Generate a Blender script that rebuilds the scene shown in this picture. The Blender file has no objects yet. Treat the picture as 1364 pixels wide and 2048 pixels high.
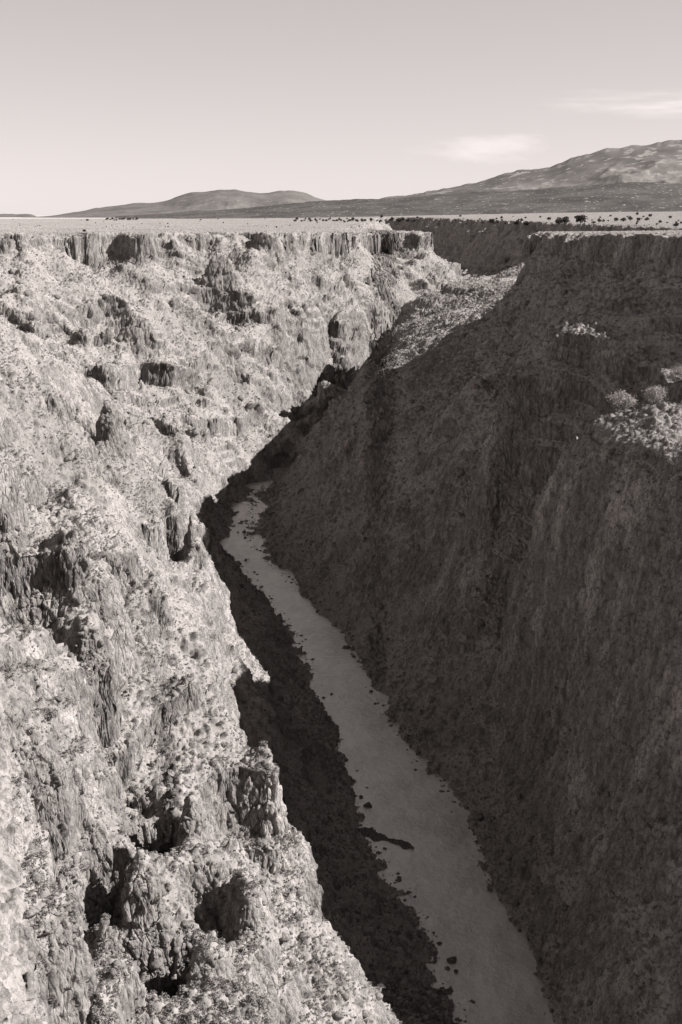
import bpy, math, time
import numpy as np
from mathutils import Vector, Matrix
T0 = time.time()
def log(*a): print('[%.1f]' % (time.time() - T0), *a)

# ------------------------------------------------------------------ scene, camera, light
S = bpy.context.scene
F_PX, PITCH = 2400.0, math.radians(13.9)
CP, SP = math.cos(PITCH), math.sin(PITCH)
cam_d = bpy.data.cameras.new('camera')
cam = bpy.data.objects.new('camera', cam_d)
S.collection.objects.link(cam)
cam_d.sensor_fit = 'VERTICAL'; cam_d.sensor_height = 36.0
cam_d.lens = 36.0 * F_PX / 2048.0
cam_d.clip_start = 0.5; cam_d.clip_end = 120000
cam.rotation_euler = (math.radians(90) - PITCH, 0, 0)
S.camera = cam
SUN_EL, SUN_AHEAD = math.radians(38), math.radians(-6)
sun_dir = Vector((math.cos(SUN_EL) * math.cos(SUN_AHEAD), math.cos(SUN_EL) * math.sin(SUN_AHEAD), math.sin(SUN_EL)))
sd = bpy.data.lights.new('sun', 'SUN'); sd.energy = 5.0; sd.angle = math.radians(0.53); sd.color = (1.0, 0.965, 0.945)
so = bpy.data.objects.new('sun', sd); S.collection.objects.link(so)
so.rotation_euler = sun_dir.to_track_quat('Z', 'Y').to_euler()
S.view_settings.view_transform = 'Standard'; S.view_settings.look = 'None'
S.view_settings.exposure = 0.98; S.view_settings.gamma = 1.0
S.cycles.max_bounces = 4; S.cycles.diffuse_bounces = 2; S.cycles.glossy_bounces = 2
S.cycles.volume_bounces = 0

def ray(px, py):
    v = (1024.0 - py) / F_PX
    return ((px - 682.0) / F_PX, CP + v * SP, -SP + v * CP)
def on_z(px, py, z):
    d = ray(px, py); s = z / d[2]
    return (d[0] * s, d[1] * s)

# ------------------------------------------------------------------ noise
def _h(ix, iy, iz, seed):
    h = (ix.astype(np.uint32) * np.uint32(374761393) + iy.astype(np.uint32) * np.uint32(668265263)
         + iz.astype(np.uint32) * np.uint32(2147483647 - 5) + np.uint32(seed * 1274126177 % 4294967296))
    h = (h ^ (h >> np.uint32(13))) * np.uint32(1274126177)
    h = (h ^ (h >> np.uint32(16))) * np.uint32(2246822519)
    return (h ^ (h >> np.uint32(15)))
def rnd(ix, iy, iz, seed):
    return (_h(ix, iy, iz, seed) & np.uint32(0xffffff)).astype(np.float32) / np.float32(0xffffff)
def vnoise(x, y, z=None, seed=0):
    """value noise in -1..1"""
    x = x.astype(np.float32); y = y.astype(np.float32)
    xi = np.floor(x); yi = np.floor(y); fx = x - xi; fy = y - yi
    xi = xi.astype(np.int64); yi = yi.astype(np.int64)
    ux = fx * fx * fx * (fx * (fx * 6 - 15) + 10); uy = fy * fy * fy * (fy * (fy * 6 - 15) + 10)
    if z is None:
        zi = np.zeros_like(xi)
        a = rnd(xi, yi, zi, seed); b = rnd(xi + 1, yi, zi, seed)
        c = rnd(xi, yi + 1, zi, seed); d = rnd(xi + 1, yi + 1, zi, seed)
        return ((a * (1 - ux) + b * ux) * (1 - uy) + (c * (1 - ux) + d * ux) * uy) * 2 - 1
    z = z.astype(np.float32); zi = np.floor(z); fz = z - zi; zi = zi.astype(np.int64)
    uz = fz * fz * fz * (fz * (fz * 6 - 15) + 10)
    r = 0
    for k in (0, 1):
        a = rnd(xi, yi, zi + k, seed); b = rnd(xi + 1, yi, zi + k, seed)
        c = rnd(xi, yi + 1, zi + k, seed); d = rnd(xi + 1, yi + 1, zi + k, seed)
        w = uz if k else 1 - uz
        r = r + ((a * (1 - ux) + b * ux) * (1 - uy) + (c * (1 - ux) + d * ux) * uy) * w
    return r * 2 - 1
def fbm(x, y, z=None, oct=4, seed=0, gain=0.5, ridged=False):
    s = 0; a = 1.0; t = 0; f = 1.0
    for o in range(oct):
        # rotate each octave to hide the lattice
        c, sn = math.cos(0.9 * o + 0.4), math.sin(0.9 * o + 0.4)
        n = vnoise((x * c - y * sn) * f + 17.3 * o, (x * sn + y * c) * f - 9.1 * o, None if z is None else z * f + 5.7 * o, seed + o)
        if ridged: n = 1 - 2 * np.abs(n)
        s = s + n * a; t += a; a *= gain; f *= 2.03
    return s / t
def worley(x, y, z, seed=0):
    """F1, F2 and the random value of the nearest cell (3-D)"""
    xi = np.floor(x).astype(np.int64); yi = np.floor(y).astype(np.int64); zi = np.floor(z).astype(np.int64)
    f1 = np.full(x.shape, 9, np.float32); f2 = f1.copy(); cid = np.zeros(x.shape, np.float32)
    for dx in (-1, 0, 1):
        for dy in (-1, 0, 1):
            for dz in (-1, 0, 1):
                cx, cy, cz = xi + dx, yi + dy, zi + dz
                h = _h(cx, cy, cz, seed)
                jx = (h & np.uint32(1023)).astype(np.float32) / 1023
                jy = ((h >> np.uint32(10)) & np.uint32(1023)).astype(np.float32) / 1023
                jz = ((h >> np.uint32(20)) & np.uint32(1023)).astype(np.float32) / 1023
                d = (cx + jx - x) ** 2 + (cy + jy - y) ** 2 + (cz + jz - z) ** 2
                d = d.astype(np.float32)
                m = d < f1
                f2 = np.where(m, f1, np.minimum(f2, d))
                cid = np.where(m, (jx + jy * 3.7 + jz * 1.3) % 1.0, cid)
                f1 = np.where(m, d, f1)
    return np.sqrt(f1), np.sqrt(f2), cid
def sstep(a, b, x):
    t = np.clip((x - a) / (b - a), 0, 1)
    return t * t * (3 - 2 * t)

# ------------------------------------------------------------------ the gorge, as a contour plan in metres
PLX = [0, 500, 1000, 1400, 3400, 9000, 60000]
PLZ = [-4.0, -7.2, -13.6, -18.6, -20.5, -24.0, -30.0]
def plateau_z(r): return np.interp(r, PLX, PLZ)
WATER = -185.0
LEVELS = [0, -45, -80, -120, -150, -170, -185]
LEFT = {
 0: [(-170,-200),(-170,0),(-165,100),(-165,226),(-160,261),(-165,319),(-180,410),(-200,500),(-215,560),(-250,650),(-270,740),(-278,830),(-256,905),(-215,970),(-162,1020),(-104,1075),(-70,1105),(-41,1190),(8,1320),(46,1410),(88,1420)],
 -45: [(-105,-200),(-100,0),(-95,150),(-96,226),(-98,261),(-108,319),(-120,410),(-142,500),(-150,560),(-205,650),(-228,740),(-236,820),(-208,895),(-152,955),(-98,1015),(-62,1050),(-28,1140),(22,1280),(58,1365),(106,1380)],
 -80: [(-62,-200),(-56,0),(-51,150),(-58,226),(-62,261),(-75,319),(-85,410),(-110,500),(-118,560),(-168,650),(-186,740),(-182,810),(-160,860),(-128,900),(-88,945),(-50,985),(-14,1060),(36,1190),(80,1300),(128,1350)],
 -120: [(-36,-200),(-30,0),(-24,150),(-30,195),(-38,226),(-40,250),(-17,261),(-30,284),(-34,319),(-50,410),(-85,500),(-92,560),(-122,650),(-136,740),(-136,800),(-116,838),(-90,868),(-62,900),(-24,945),(0,1010),(34,1100),(82,1205),(150,1310)],
 -150: [(-12,-200),(-6,0),(0,150),(2,190),(-2,228),(-22,250),(-12,260),(-24,284),(-26,319),(-40,410),(-62,500),(-70,545),(-92,650),(-98,740),(-90,795),(-76,833),(-60,873),(-40,912),(-20,955),(4,1050),(60,1160),(125,1235),(185,1300)],
 -170: [(24,-200),(24,0),(24,150),(24,195),(16,226),(-6,252),(0,262),(-9,285),(-12,319),(-19,410),(-40,500),(-53,560),(-77,650),(-81,740),(-75,795),(-68,833),(-58,868),(-50,918),(-34,968),(-6,1060),(54,1172),(122,1252),(190,1325)],
}
LEFT_BANK = [(60,-200),(56,0),(50,150)] + [on_z(x, y, WATER) for x, y in [(950,2048),(900,1920),(830,1790),(752,1690),(725,1600),(700,1520),(665,1425),(640,1395),(635,1340),(600,1270),(560,1220),(520,1160),(440,1105),(460,1020),(490,970),(540,942)]] + [(-44,935),(-30,978),(0,1068),(58,1180),(127,1260),(200,1335)]
RIGHT = {
 0: [(320,-200),(320,0),(310,120),(290,190),(225,275),(196,340),(182,385),(148,430),(131,460),(122,500),(118,600),(113,650),(115,700),(150,738),(230,800),(250,880),(246,980),(218,1080),(188,1160),(178,1245),(260,1330)],
 -45: [(230,-200),(225,0),(218,120),(205,180),(172,228),(130,255),(135,300),(133,350),(135,385),(128,400),(116,425),(86,445),(86,458),(94,475),(94,520),(96,600),(100,680),(116,755),(165,830),(178,900),(172,1000),(160,1090),(152,1190),(160,1265),(240,1370)],
 -80: [(170,-200),(165,0),(160,120),(150,180),(118,232),(94,254),(77,290),(69,330),(69,385),(88,403),(84,428),(58,447),(58,459),(72,475),(66,520),(72,590),(66,650),(54,720),(50,770),(52,850),(66,930),(60,1000),(48,1070),(95,1200),(130,1300),(220,1410)],
 -120: [(120,-200),(118,0),(112,120),(102,180),(84,235),(78,256),(66,300),(62,350),(63,385),(72,410),(60,440),(52,460),(56,480),(38,520),(22,600),(3,700),(-2,800),(12,900),(9,985),(14,1060),(60,1150),(120,1250),(200,1360)],
 -150: [(98,-200),(94,0),(88,120),(74,200),(67,246),(63,300),(60,350),(57,385),(53,410),(46,440),(38,465),(22,515),(2,600),(-10,700),(-16,800),(-6,880),(0,960),(8,1035),(60,1120),(130,1205),(205,1290)],
 -170: [(86,-200),(84,0),(76,120),(63,200),(58,246),(54,300),(51,350),(45,385),(39,410),(31,440),(24,470),(10,515),(-13,600),(-27,700),(-32,800),(-26,880),(-11,950),(10,1030),(70,1120),(140,1200),(220,1285)],
}
RIGHT_BANK = [(80,-200),(76,0),(68,150)] + [on_z(x, y, WATER) for x, y in [(1100,2048),(1060,1900),(972,1780),(945,1700),(920,1620),(850,1550),(790,1480),(756,1430),(740,1380),(702,1310),(690,1275),(625,1215),(590,1180),(540,1140),(500,1098),(490,1075),(500,1010),(520,975),(570,937)]] + [(-30,932),(-15,958),(22,1043),(77,1138),(146,1222),(225,1305)]
TL = {-45: .86, -80: .68, -120: .44, -150: .24, -170: .1}
FAR_L = [((250,1440),(95,1420)),((300,1700),(40,1600)),((262,2200),(20,2150)),((205,3000),(50,3000)),((180,3900),(90,4000)),((230,5200),(110,5200)),((200,8800),(120,8800))]
FAR_R = [((290,1440),(400,1500)),((332,1700),(490,1750)),((292,2200),(520,2200)),((235,3000),(480,2950)),((222,3300),(446,3330)),((215,3900),(398,3900)),((260,5200),(330,5100)),((230,8800),(300,8800))]
TR = {-45: .93, -80: .86, -120: .77, -150: .3, -170: .1}
pts = []
def add_line(poly, val):
    for (x0, y0), (x1, y1) in zip(poly[:-1], poly[1:]):
        L = math.hypot(x1 - x0, y1 - y0); r = max(200, math.hypot(x0, y0)); n = max(1, int(L / (r * 0.035)))
        for i in range(n):
            t = i / n; pts.append((x0 + (x1 - x0) * t, y0 + (y1 - y0) * t, val))
    pts.append((poly[-1][0], poly[-1][1], val))
def lerp2(a, b, t): return (a[0] + (b[0] - a[0]) * t, a[1] + (b[1] - a[1]) * t)
for lev in LEVELS:
    for side, bank, far, tt in ((LEFT, LEFT_BANK, FAR_L, TL), (RIGHT, RIGHT_BANK, FAR_R, TR)):
        near = bank if lev == -185 else side[lev]
        t = 0 if lev == -185 else (1 if lev == 0 else tt[lev])
        poly = list(near) + [lerp2(b, r, t) for b, r in far]
        if lev == 0:
            for p in poly: pass
            n0 = len(pts); add_line(poly, 0)
            for i in range(n0, len(pts)):
                x, y, _ = pts[i]; pts[i] = (x, y, float(plateau_z(math.hypot(x, y))))
        else:
            add_line(poly, lev)
# beyond the rims the field keeps rising (clamped to the plateau), under the water it keeps falling
def offset(poly, d):
    out = []
    P = np.array(poly)
    for i in range(len(P)):
        a = P[max(0, i - 1)]; b = P[min(len(P) - 1, i + 1)]; t = (b - a) / np.linalg.norm(b - a)
        out.append((P[i][0] - t[1] * d, P[i][1] + t[0] * d))
    return out
rimL = LEFT[0] + [r for b, r in FAR_L]; rimR = RIGHT[0] + [r for b, r in FAR_R]
def seg_dist(p, poly):
    P = np.array(poly); a = P[:-1]; b = P[1:]; ab = b - a
    t = np.clip(((p - a) * ab).sum(1) / (ab ** 2).sum(1), 0, 1)
    return np.min(np.linalg.norm(a + ab * t[:, None] - p, axis=1))
for poly, sgn in ((rimL, 1), (rimR, -1)):
    for d in (30, 90):
        for q in offset(poly, d * sgn):
            if seg_dist(np.array(q), poly) > d * 0.8:
                pts.append((q[0], q[1], float(plateau_z(math.hypot(*q))) + d * 0.7))
cen = [((a[0] + b[0]) / 2, (a[1] + b[1]) / 2) for a, b in ((LEFT_BANK[i], RIGHT_BANK[min(i, len(RIGHT_BANK) - 1)]) for i in range(3))]
for q in cen: pts.append((q[0], q[1], -199))
LB = np.array(LEFT_BANK); 
for p in RIGHT_BANK[3:]:
    i = np.argmin(((LB - np.array(p)) ** 2).sum(1)); pts.append(((p[0] + LB[i][0]) / 2, (p[1] + LB[i][1]) / 2, -199.0))
for b in FAR_L:
    pass
for px_, py_, z_ in [(1240,815,-59),(1364,812,-59),(1500,812,-58),(1364,900,-64),(1300,975,-67),(1150,868,-67),(1200,838,-62),(1450,900,-62),
                     (870,640,-77),(1010,603,-60),(960,592,-62),(900,577,-64),(765,655,-85),(832,690,-86),(820,655,-82),(930,620,-67),
                     (1036,730,-54),(960,712,-62)]:
    pts.append(on_z(px_, py_, z_) + (z_,))
P = np.array(pts, np.float64)
# drop near-duplicates
keep = []
cell = {}
for i, p in enumerate(P):
    k = (round(p[0] / 2.0), round(p[1] / 2.0))
    if k in cell: continue
    cell[k] = 1; keep.append(i)
P = P[keep]
D = np.sqrt(((P[:, None, :2] - P[None, :, :2]) ** 2).sum(2))
n = len(P)
A_ = np.zeros((n + 3, n + 3)); A_[:n, :n] = -D + np.eye(n) * 1.5
A_[:n, n] = 1; A_[:n, n + 1:] = P[:, :2] / 1000; A_[n:, :n] = A_[:n, n:].T
sol = np.linalg.solve(A_, np.concatenate([P[:, 2], [0, 0, 0]]))
log('rbf', n)
def rbf(x, y):
    sh = x.shape; x = x.ravel(); y = y.ravel(); out = np.empty(x.shape)
    for i in range(0, len(x), 20000):
        xx = x[i:i + 20000, None] - P[None, :, 0]; yy = y[i:i + 20000, None] - P[None, :, 1]
        out[i:i + 20000] = -np.sqrt(xx * xx + yy * yy) @ sol[:n] + sol[n] + sol[n + 1] * x[i:i + 20000] / 1000 + sol[n + 2] * y[i:i + 20000] / 1000
    return out.reshape(sh)
# coarse polar table of the field
AZ_MAX = math.radians(100); R0, R1 = 30.0, 9000.0
NA0, NR0 = 560, 640
az0 = np.linspace(-AZ_MAX, AZ_MAX, NA0)
# denser around the view axis
az0 = np.sign(az0) * (np.abs(az0) / AZ_MAX) ** 1.8 * AZ_MAX
lr0 = np.linspace(math.log(R0), math.log(R1), NR0)
RR, AA = np.meshgrid(np.exp(lr0), az0)
TAB = rbf(RR * np.sin(AA), RR * np.cos(AA)).astype(np.float32)
log('table')
def field(x, y):
    r = np.hypot(x, y); a = np.arctan2(x, y)
    u = (np.sign(a) * (np.abs(a) / AZ_MAX) ** (1 / 1.8) + 1) / 2 * (NA0 - 1)
    v = (np.log(np.maximum(r, R0)) - lr0[0]) / (lr0[1] - lr0[0])
    u = np.clip(u, 0, NA0 - 1.001); v = np.clip(v, 0, NR0 - 1.001)
    i = u.astype(np.int32); j = v.astype(np.int32); fu = u - i; fv = v - j
    return ((TAB[i, j] * (1 - fu) + TAB[i + 1, j] * fu) * (1 - fv) + (TAB[i, j + 1] * (1 - fu) + TAB[i + 1, j + 1] * fu) * fv)
# cliff bands: F below plateau -> height
TF = np.array([ 60,   0,  -4, -44, -48, -58, -60, -88, -92, -104, -106, -128, -132, -160, -185, -230.0])
TZ = np.array([ 60,   0, -26, -44, -58, -64, -72, -90, -106, -112, -118, -130, -143, -163, -185, -230.0])
TFr, TZr = TF[::-1].copy(), TZ[::-1].copy()
def terrace(F, k):
    return F + (np.interp(F, TFr, TZr) - F) * k
def rise(x, y):
    return sstep(1500, 8000, np.hypot(x, y)) * 42 * sstep(-0.12, 0.28, np.arctan2(x, y))
def cliffness(e):
    s_ = np.interp(e, TFr, np.interp(TFr, TFr, TZr)) ; d_ = (np.interp(e + 1.5, TFr, TZr) - np.interp(e - 1.5, TFr, TZr)) / 3
    return sstep(1.2, 3.0, d_)
# spurs (+) and alcoves (-) of the walls: photo pixel, elevation, radius across, amount
FEATS = [(565,1485,-120,8,12),(205,500,-30,21,-70),(280,512,-32,13,34),(352,500,-30,22,-66),(440,512,-32,13,30),(492,497,-29,15,-56),(545,520,-38,13,34),(55,487,-26,18,-44),(120,492,-26,10,22),(640,482,-25,14,-34),(690,500,-30,12,20),
         (760,500,-40,30,10),(148,765,-88,11,-30),(187,740,-85,7,14),(528,625,-72,8,-28),(465,615,-68,10,-24),(430,560,-50,14,-14),(330,700,-80,12,-16),(620,690,-100,14,-14),(640,790,-140,12,-16),
         (42,1215,-82,10,-34),(172,1220,-92,8,18),(338,1062,-122,6,-20),(358,1075,-124,4,10),(308,1655,-88,6,-22),(165,1640,-80,8,-26),(195,1720,-84,6,-22),(320,1890,-98,8,-28),(200,1860,-90,7,-20),(375,1880,-100,4,14),(235,1460,-98,10,-14)]
FEATS = [on_z(f[0], f[1], f[2]) + (f[3], f[4]) for f in FEATS]
FEATS += [(-72,257,8,-34),(-56,250,6,18),(-60,400,6,-26),(-52,401,5,12),(-39,226,5.5,-30),(-31,226,4,10),(-47,182,5.5,-22),(-42,191,5,-19),(-35,190,4,10),(-34,180,6,-25),(-30,184,5,-20),(-23,183,4.5,12),(-41,175,5,-17),
          (-24,200,5,-22),(-19,202,4,10),(-47,238,6,-18),(-96,427,9,-36),(-84,428,6,14),(-108,563,9,-20),(-173,754,13,-24),(-160,775,10,-24),(-95,975,14,-26)]
def ground(x, y, fine=True):
    r = np.hypot(x, y)
    # bend the plan a little so that no contour runs straight
    wx = fbm(x / 45, y / 45, oct=3, seed=101) * np.clip(r / 50, 0, 9); wy = fbm(x / 45, y / 45, oct=3, seed=111) * np.clip(r / 50, 0, 9)
    wq = 0.1 + 0.9 * sstep(-184, -155, field(x, y))
    F = field(x + wx * wq, y + wy * wq) + 400 * sstep(5200, 6800, r)
    pz = plateau_z(r) + rise(x, y)
    w = sstep(-184, -160, F) * sstep(70, 10, F - pz)        # where the walls are
    b = fbm(x / 60, y / 60, F / 120, oct=2, seed=3, ridged=True) * 11 + fbm(x / 26, y / 26, F / 34, oct=3, seed=9) * 11
    calm0 = 1.0
    calm = (1 - 0.5 * sstep(-10, 50, x) * (y < 1300))
    for cx_, cy_, cr_, ca_ in ((35, 600, 65, .7), (15, 720, 65, .6), (45, 500, 50, .6), (22, 935, 50, .6), (90, 345, 42, .8), (85, 540, 60, .7), (90, 640, 60, .6), (75, 820, 80, .6), (70, 960, 90, .6)):
        calm = calm * (1 - ca_ * np.exp(-((x - cx_) ** 2 + (y - cy_) ** 2) / (cr_ * cr_)))
        calm0 = calm0 * (1 - min(1, ca_ * 1.15) * np.exp(-((x - cx_) ** 2 + (y - cy_) ** 2) / (cr_ * cr_)))
    b = b * calm
    for fx, fy, fr, fa in FEATS:
        d2 = ((x - fx) ** 2 + ((y - fy)) ** 2) / (fr * fr)
        b = b + np.where(d2 < 9, np.exp(-np.minimum(d2, 9) ** 1.7), 0) * fa
    k = calm0 * np.clip(0.62 + 1.5 * fbm(x / 48, y / 48, oct=2, seed=31), 0.0, 1.12)
    cf = cliffness(F + w * b - pz) * k
    b2 = fbm(x / 8, y / 8, F / 16, oct=2, seed=21) * (1.6 + 3.2 * cf) if fine else 0
    if fine: b2 = b2 + fbm(x / 2.4, y / 2.4, F / 6, oct=2, seed=22) * 0.7 * cf
    Fd = F + w * (b + b2) + sstep(-190, -184, F) * (1 - w) * fbm(x / 5, y / 5, oct=3, seed=5) * 2.0
    e = Fd - pz
    sh = fbm(x / 55, y / 55, oct=3, seed=41) * 20 * calm0 * sstep(-10, -40, e) * sstep(-184, -150, Fd)
    z = np.where(Fd > pz, Fd, pz + terrace(np.minimum(e, 0) * (185.0 / (185.0 + pz)) - sh, k) * ((185.0 + pz) / 185.0) + sh)
    # thin stacked ledges
    per = 8.5 + 2.0 * fbm(x / 90, y / 90, oct=1, seed=71)
    ph = z / per + 1.2 * fbm(x / 40, y / 40, oct=2, seed=72)
    fr_ = ph - np.floor(ph)
    stp = (np.where(fr_ < 0.62, fr_ * 0.35 / 0.62, 0.35 + (fr_ - 0.62) * 0.65 / 0.38) - fr_) * per
    kl = np.clip(0.55 + 1.6 * fbm(x / 30, y / 30, z / 40, oct=2, seed=73), 0, 1) * sstep(-183, -172, z) * calm0
    z = z + stp * kl
    eg = Fd - pz
    pz = pz - sstep(26, 0, eg) * np.clip(r / 500, 1, 2.2) * (1.2 + 3.2 * fbm(x / 14, y / 14, oct=3, seed=63)).clip(0, 6)
    top = pz + fbm(x / 160, y / 160, oct=3, seed=61) * np.clip(r / 700, 0.4, 2.0) * sstep(0, 60, Fd - pz)
    if fine: CF[0] = cliffness(np.minimum(e, 0) * (185.0 / (185.0 + pz)) - sh) * np.clip(k * 1.3, 0, 1) * (e < 0)
    return np.minimum(z, top)
CF = [None]

# ------------------------------------------------------------------ sampling grid: even in seen size
QUAL = 1.0
NC, NRW = int(1240 * QUAL), int(2500 * QUAL)
azi = np.concatenate([np.linspace(math.radians(-80), math.radians(-18.7), 36)[:-1],
                      np.linspace(math.radians(-18.7), math.radians(18.7), NC),
                      np.linspace(math.radians(18.7), math.radians(80), 120)[1:]])
NA = len(azi)
NF = 2600
rf = np.exp(np.linspace(math.log(36.0), math.log(8500.0), NF))
RRf, AAf = np.meshgrid(rf, azi)
zf = np.empty_like(RRf)
for i in range(0, NA, 100):
    zf[i:i + 100] = ground(RRf[i:i + 100] * np.sin(AAf[i:i + 100]), RRf[i:i + 100] * np.cos(AAf[i:i + 100]), fine=False)
log('profile')
rm = np.sqrt(rf[1:] * rf[:-1])
dz = np.abs(np.diff(zf, axis=1)); dr = np.diff(rf)
wgt = np.sqrt((dr * 0.42) ** 2 + dz ** 2) / rm
Ef = zf / rf; rmx = np.maximum.accumulate(np.where(rf > 100, Ef, -9), axis=1)
hid = (Ef < rmx - 0.012)[:, 1:]
wgt *= np.where(hid, 0.35, 1.0) * (0.12 + sstep(-0.86, -0.72, Ef[:, 1:]))
KH = 60
ker = np.exp(-np.linspace(-2, 2, 2 * KH + 1) ** 2); ker /= ker.sum()
cum = np.concatenate([np.zeros((NA, 1)), np.cumsum(wgt, axis=1)], axis=1)
cum /= cum[:, -1:]
pad = np.pad(cum, ((KH, KH), (0, 0)), mode='edge')
cum = sum(pad[k:k + NA] * ker[k] for k in range(2 * KH + 1))
tt = np.linspace(0, 1, NRW)
R = np.empty((NA, NRW))
for i in range(NA): R[i] = np.interp(tt, cum[i], rf)
X = R * np.sin(azi)[:, None]; Y = R * np.cos(azi)[:, None]; Z = np.empty_like(X)
CLIFF = np.zeros(X.shape, np.float32)
for i in range(0, NA, 100):
    Z[i:i + 100] = ground(X[i:i + 100], Y[i:i + 100]); CLIFF[i:i + 100] = CF[0]
SCRUB = np.zeros(X.shape, np.float32)
log('grid', NA, NRW)

def normals(V):
    du = np.empty_like(V); dv = np.empty_like(V)
    du[1:-1] = V[2:] - V[:-2]; du[0] = V[1] - V[0]; du[-1] = V[-1] - V[-2]
    dv[:, 1:-1] = V[:, 2:] - V[:, :-2]; dv[:, 0] = V[:, 1] - V[:, 0]; dv[:, -1] = V[:, -1] - V[:, -2]
    nrm = np.cross(du, dv); nrm /= np.linalg.norm(nrm, axis=2, keepdims=True) + 1e-9
    nrm *= np.sign(nrm[..., 2:3] + 1e-9)
    return nrm
V = np.stack([X, Y, Z], axis=2).astype(np.float32)
N_ = normals(V)
# smooth the normals a little
for _ in range(2):
    N_[1:-1, 1:-1] = (N_[1:-1, 1:-1] * 2 + N_[2:, 1:-1] + N_[:-2, 1:-1] + N_[1:-1, 2:] + N_[1:-1, :-2])
    N_ /= np.linalg.norm(N_, axis=2, keepdims=True) + 1e-9
steep = np.clip(sstep(0.66, 0.42, N_[..., 2]) * 0.7 + CLIFF * 0.6, 0, 1)
PZ = plateau_z(R) + rise(X, Y)
onwall = sstep(-187, -183, V[..., 2]) * sstep(0.2, 2.0, PZ - V[..., 2])
for i in range(0, NA, 80):
    v = V[i:i + 80]; x, y, z = v[..., 0], v[..., 1], v[..., 2]
    rr = R[i:i + 80].astype(np.float32)
    far = np.clip(rr / 350, 0.8, 2.2)
    st = steep[i:i + 80]; ow = onwall[i:i + 80]
    f1, f2, cid = worley(x / 2.0, y / 2.0, z / 4.2, seed=7)
    blk = (cid - 0.5) * 1.7 - sstep(0.16, 0.0, f2 - f1) * 0.5
    g1, g2, cid2 = worley(x / 0.9, y / 0.9, z / 1.5, seed=8)
    blk = blk + (cid2 - 0.5) * 0.7
    k1, k2, cid3 = worley(x / 7, y / 7, z / 6, seed=9)
    blk = blk + (cid3 - 0.5) * 5.0 * sstep(350, 800, rr)
    # loose boulders and scrub on the slopes
    h1, h2, c3 = worley(x / 1.7, y / 1.7, z / 1.7, seed=12)
    rocks = np.where(c3 > 0.35, np.clip(0.6 - h1, 0, 1) * 2.4 * c3, 0)
    m1, m2, c4 = worley(x / 4.2, y / 4.2, z / 4.2, seed=14)
    rocks = rocks + np.where(c4 > 0.7, np.clip(0.5 - m1, 0, 1) * 3.0, 0)
    u1, u2, c5 = worley(x / 2.3 + 40, y / 2.3, z / 3.0, seed=15)
    dens = sstep(-0.35, 0.35, fbm(x / 24, y / 24, oct=2, seed=16))
    bush = np.where(c5 < 0.25 + 0.4 * dens, np.clip(0.58 - u1, 0, 1), 0)
    SCRUB[i:i + 80] = np.clip(bush * 6, 0, 1) * (1 - st)
    slope = rocks + bush * 1.9 + fbm(x / 1.6, y / 1.6, z / 1.6, oct=3, seed=77) * 0.6
    d = ow * (st * blk + (1 - st) * slope) + (1 - ow) * np.where(z > -100, fbm(x / 5, y / 5, oct=2, seed=78) * 0.3 + np.where(worley(x / 3.4, y / 3.4, z * 0, seed=79)[0] < 0.3, 0.5, 0) * np.clip(rr / 700, 0.8, 2), 0)
    fade = sstep(36, 60, rr)
    V[i:i + 80] = v + N_[i:i + 80] * (d * fade)[..., None]
log('displaced')

# ------------------------------------------------------------------ mesh and material helpers
def grid_mesh(name, V):
    a, b = V.shape[:2]
    me = bpy.data.meshes.new(name)
    idx = np.arange(a * b, dtype=np.int32).reshape(a, b)
    q = np.stack([idx[:-1, :-1], idx[1:, :-1], idx[1:, 1:], idx[:-1, 1:]], axis=2).reshape(-1, 4)
    # wind so that faces look up
    me.vertices.add(a * b); me.vertices.foreach_set('co', V.reshape(-1).astype(np.float32))
    me.loops.add(q.size); me.polygons.add(len(q))
    p0 = V.reshape(-1, 3)[q[len(q) // 3]]
    VV = V.reshape(-1, 3)[q[::37]]
    if np.cross(VV[:, 1] - VV[:, 0], VV[:, 2] - VV[:, 0])[:, 2].sum() < 0: q = q[:, ::-1]
    me.loops.foreach_set('vertex_index', np.ascontiguousarray(q).reshape(-1))
    me.polygons.foreach_set('loop_start', np.arange(0, q.size, 4, dtype=np.int32))
    me.polygons.foreach_set('loop_total', np.full(len(q), 4, np.int32))
    me.update(calc_edges=True)
    return me
def link(name, me, mat, parent=None, loc=None):
    o = bpy.data.objects.new(name, me); S.collection.objects.link(o)
    if mat and not me.materials: me.materials.append(mat)
    if parent: o.parent = parent
    if loc is not None: o.location = loc
    return o
def tag(o, label=None, cat=None, group=None, kind=None):
    if label: o['label'] = label
    if cat: o['category'] = cat
    if group: o['group'] = group
    if kind: o['kind'] = kind
    return o
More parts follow.
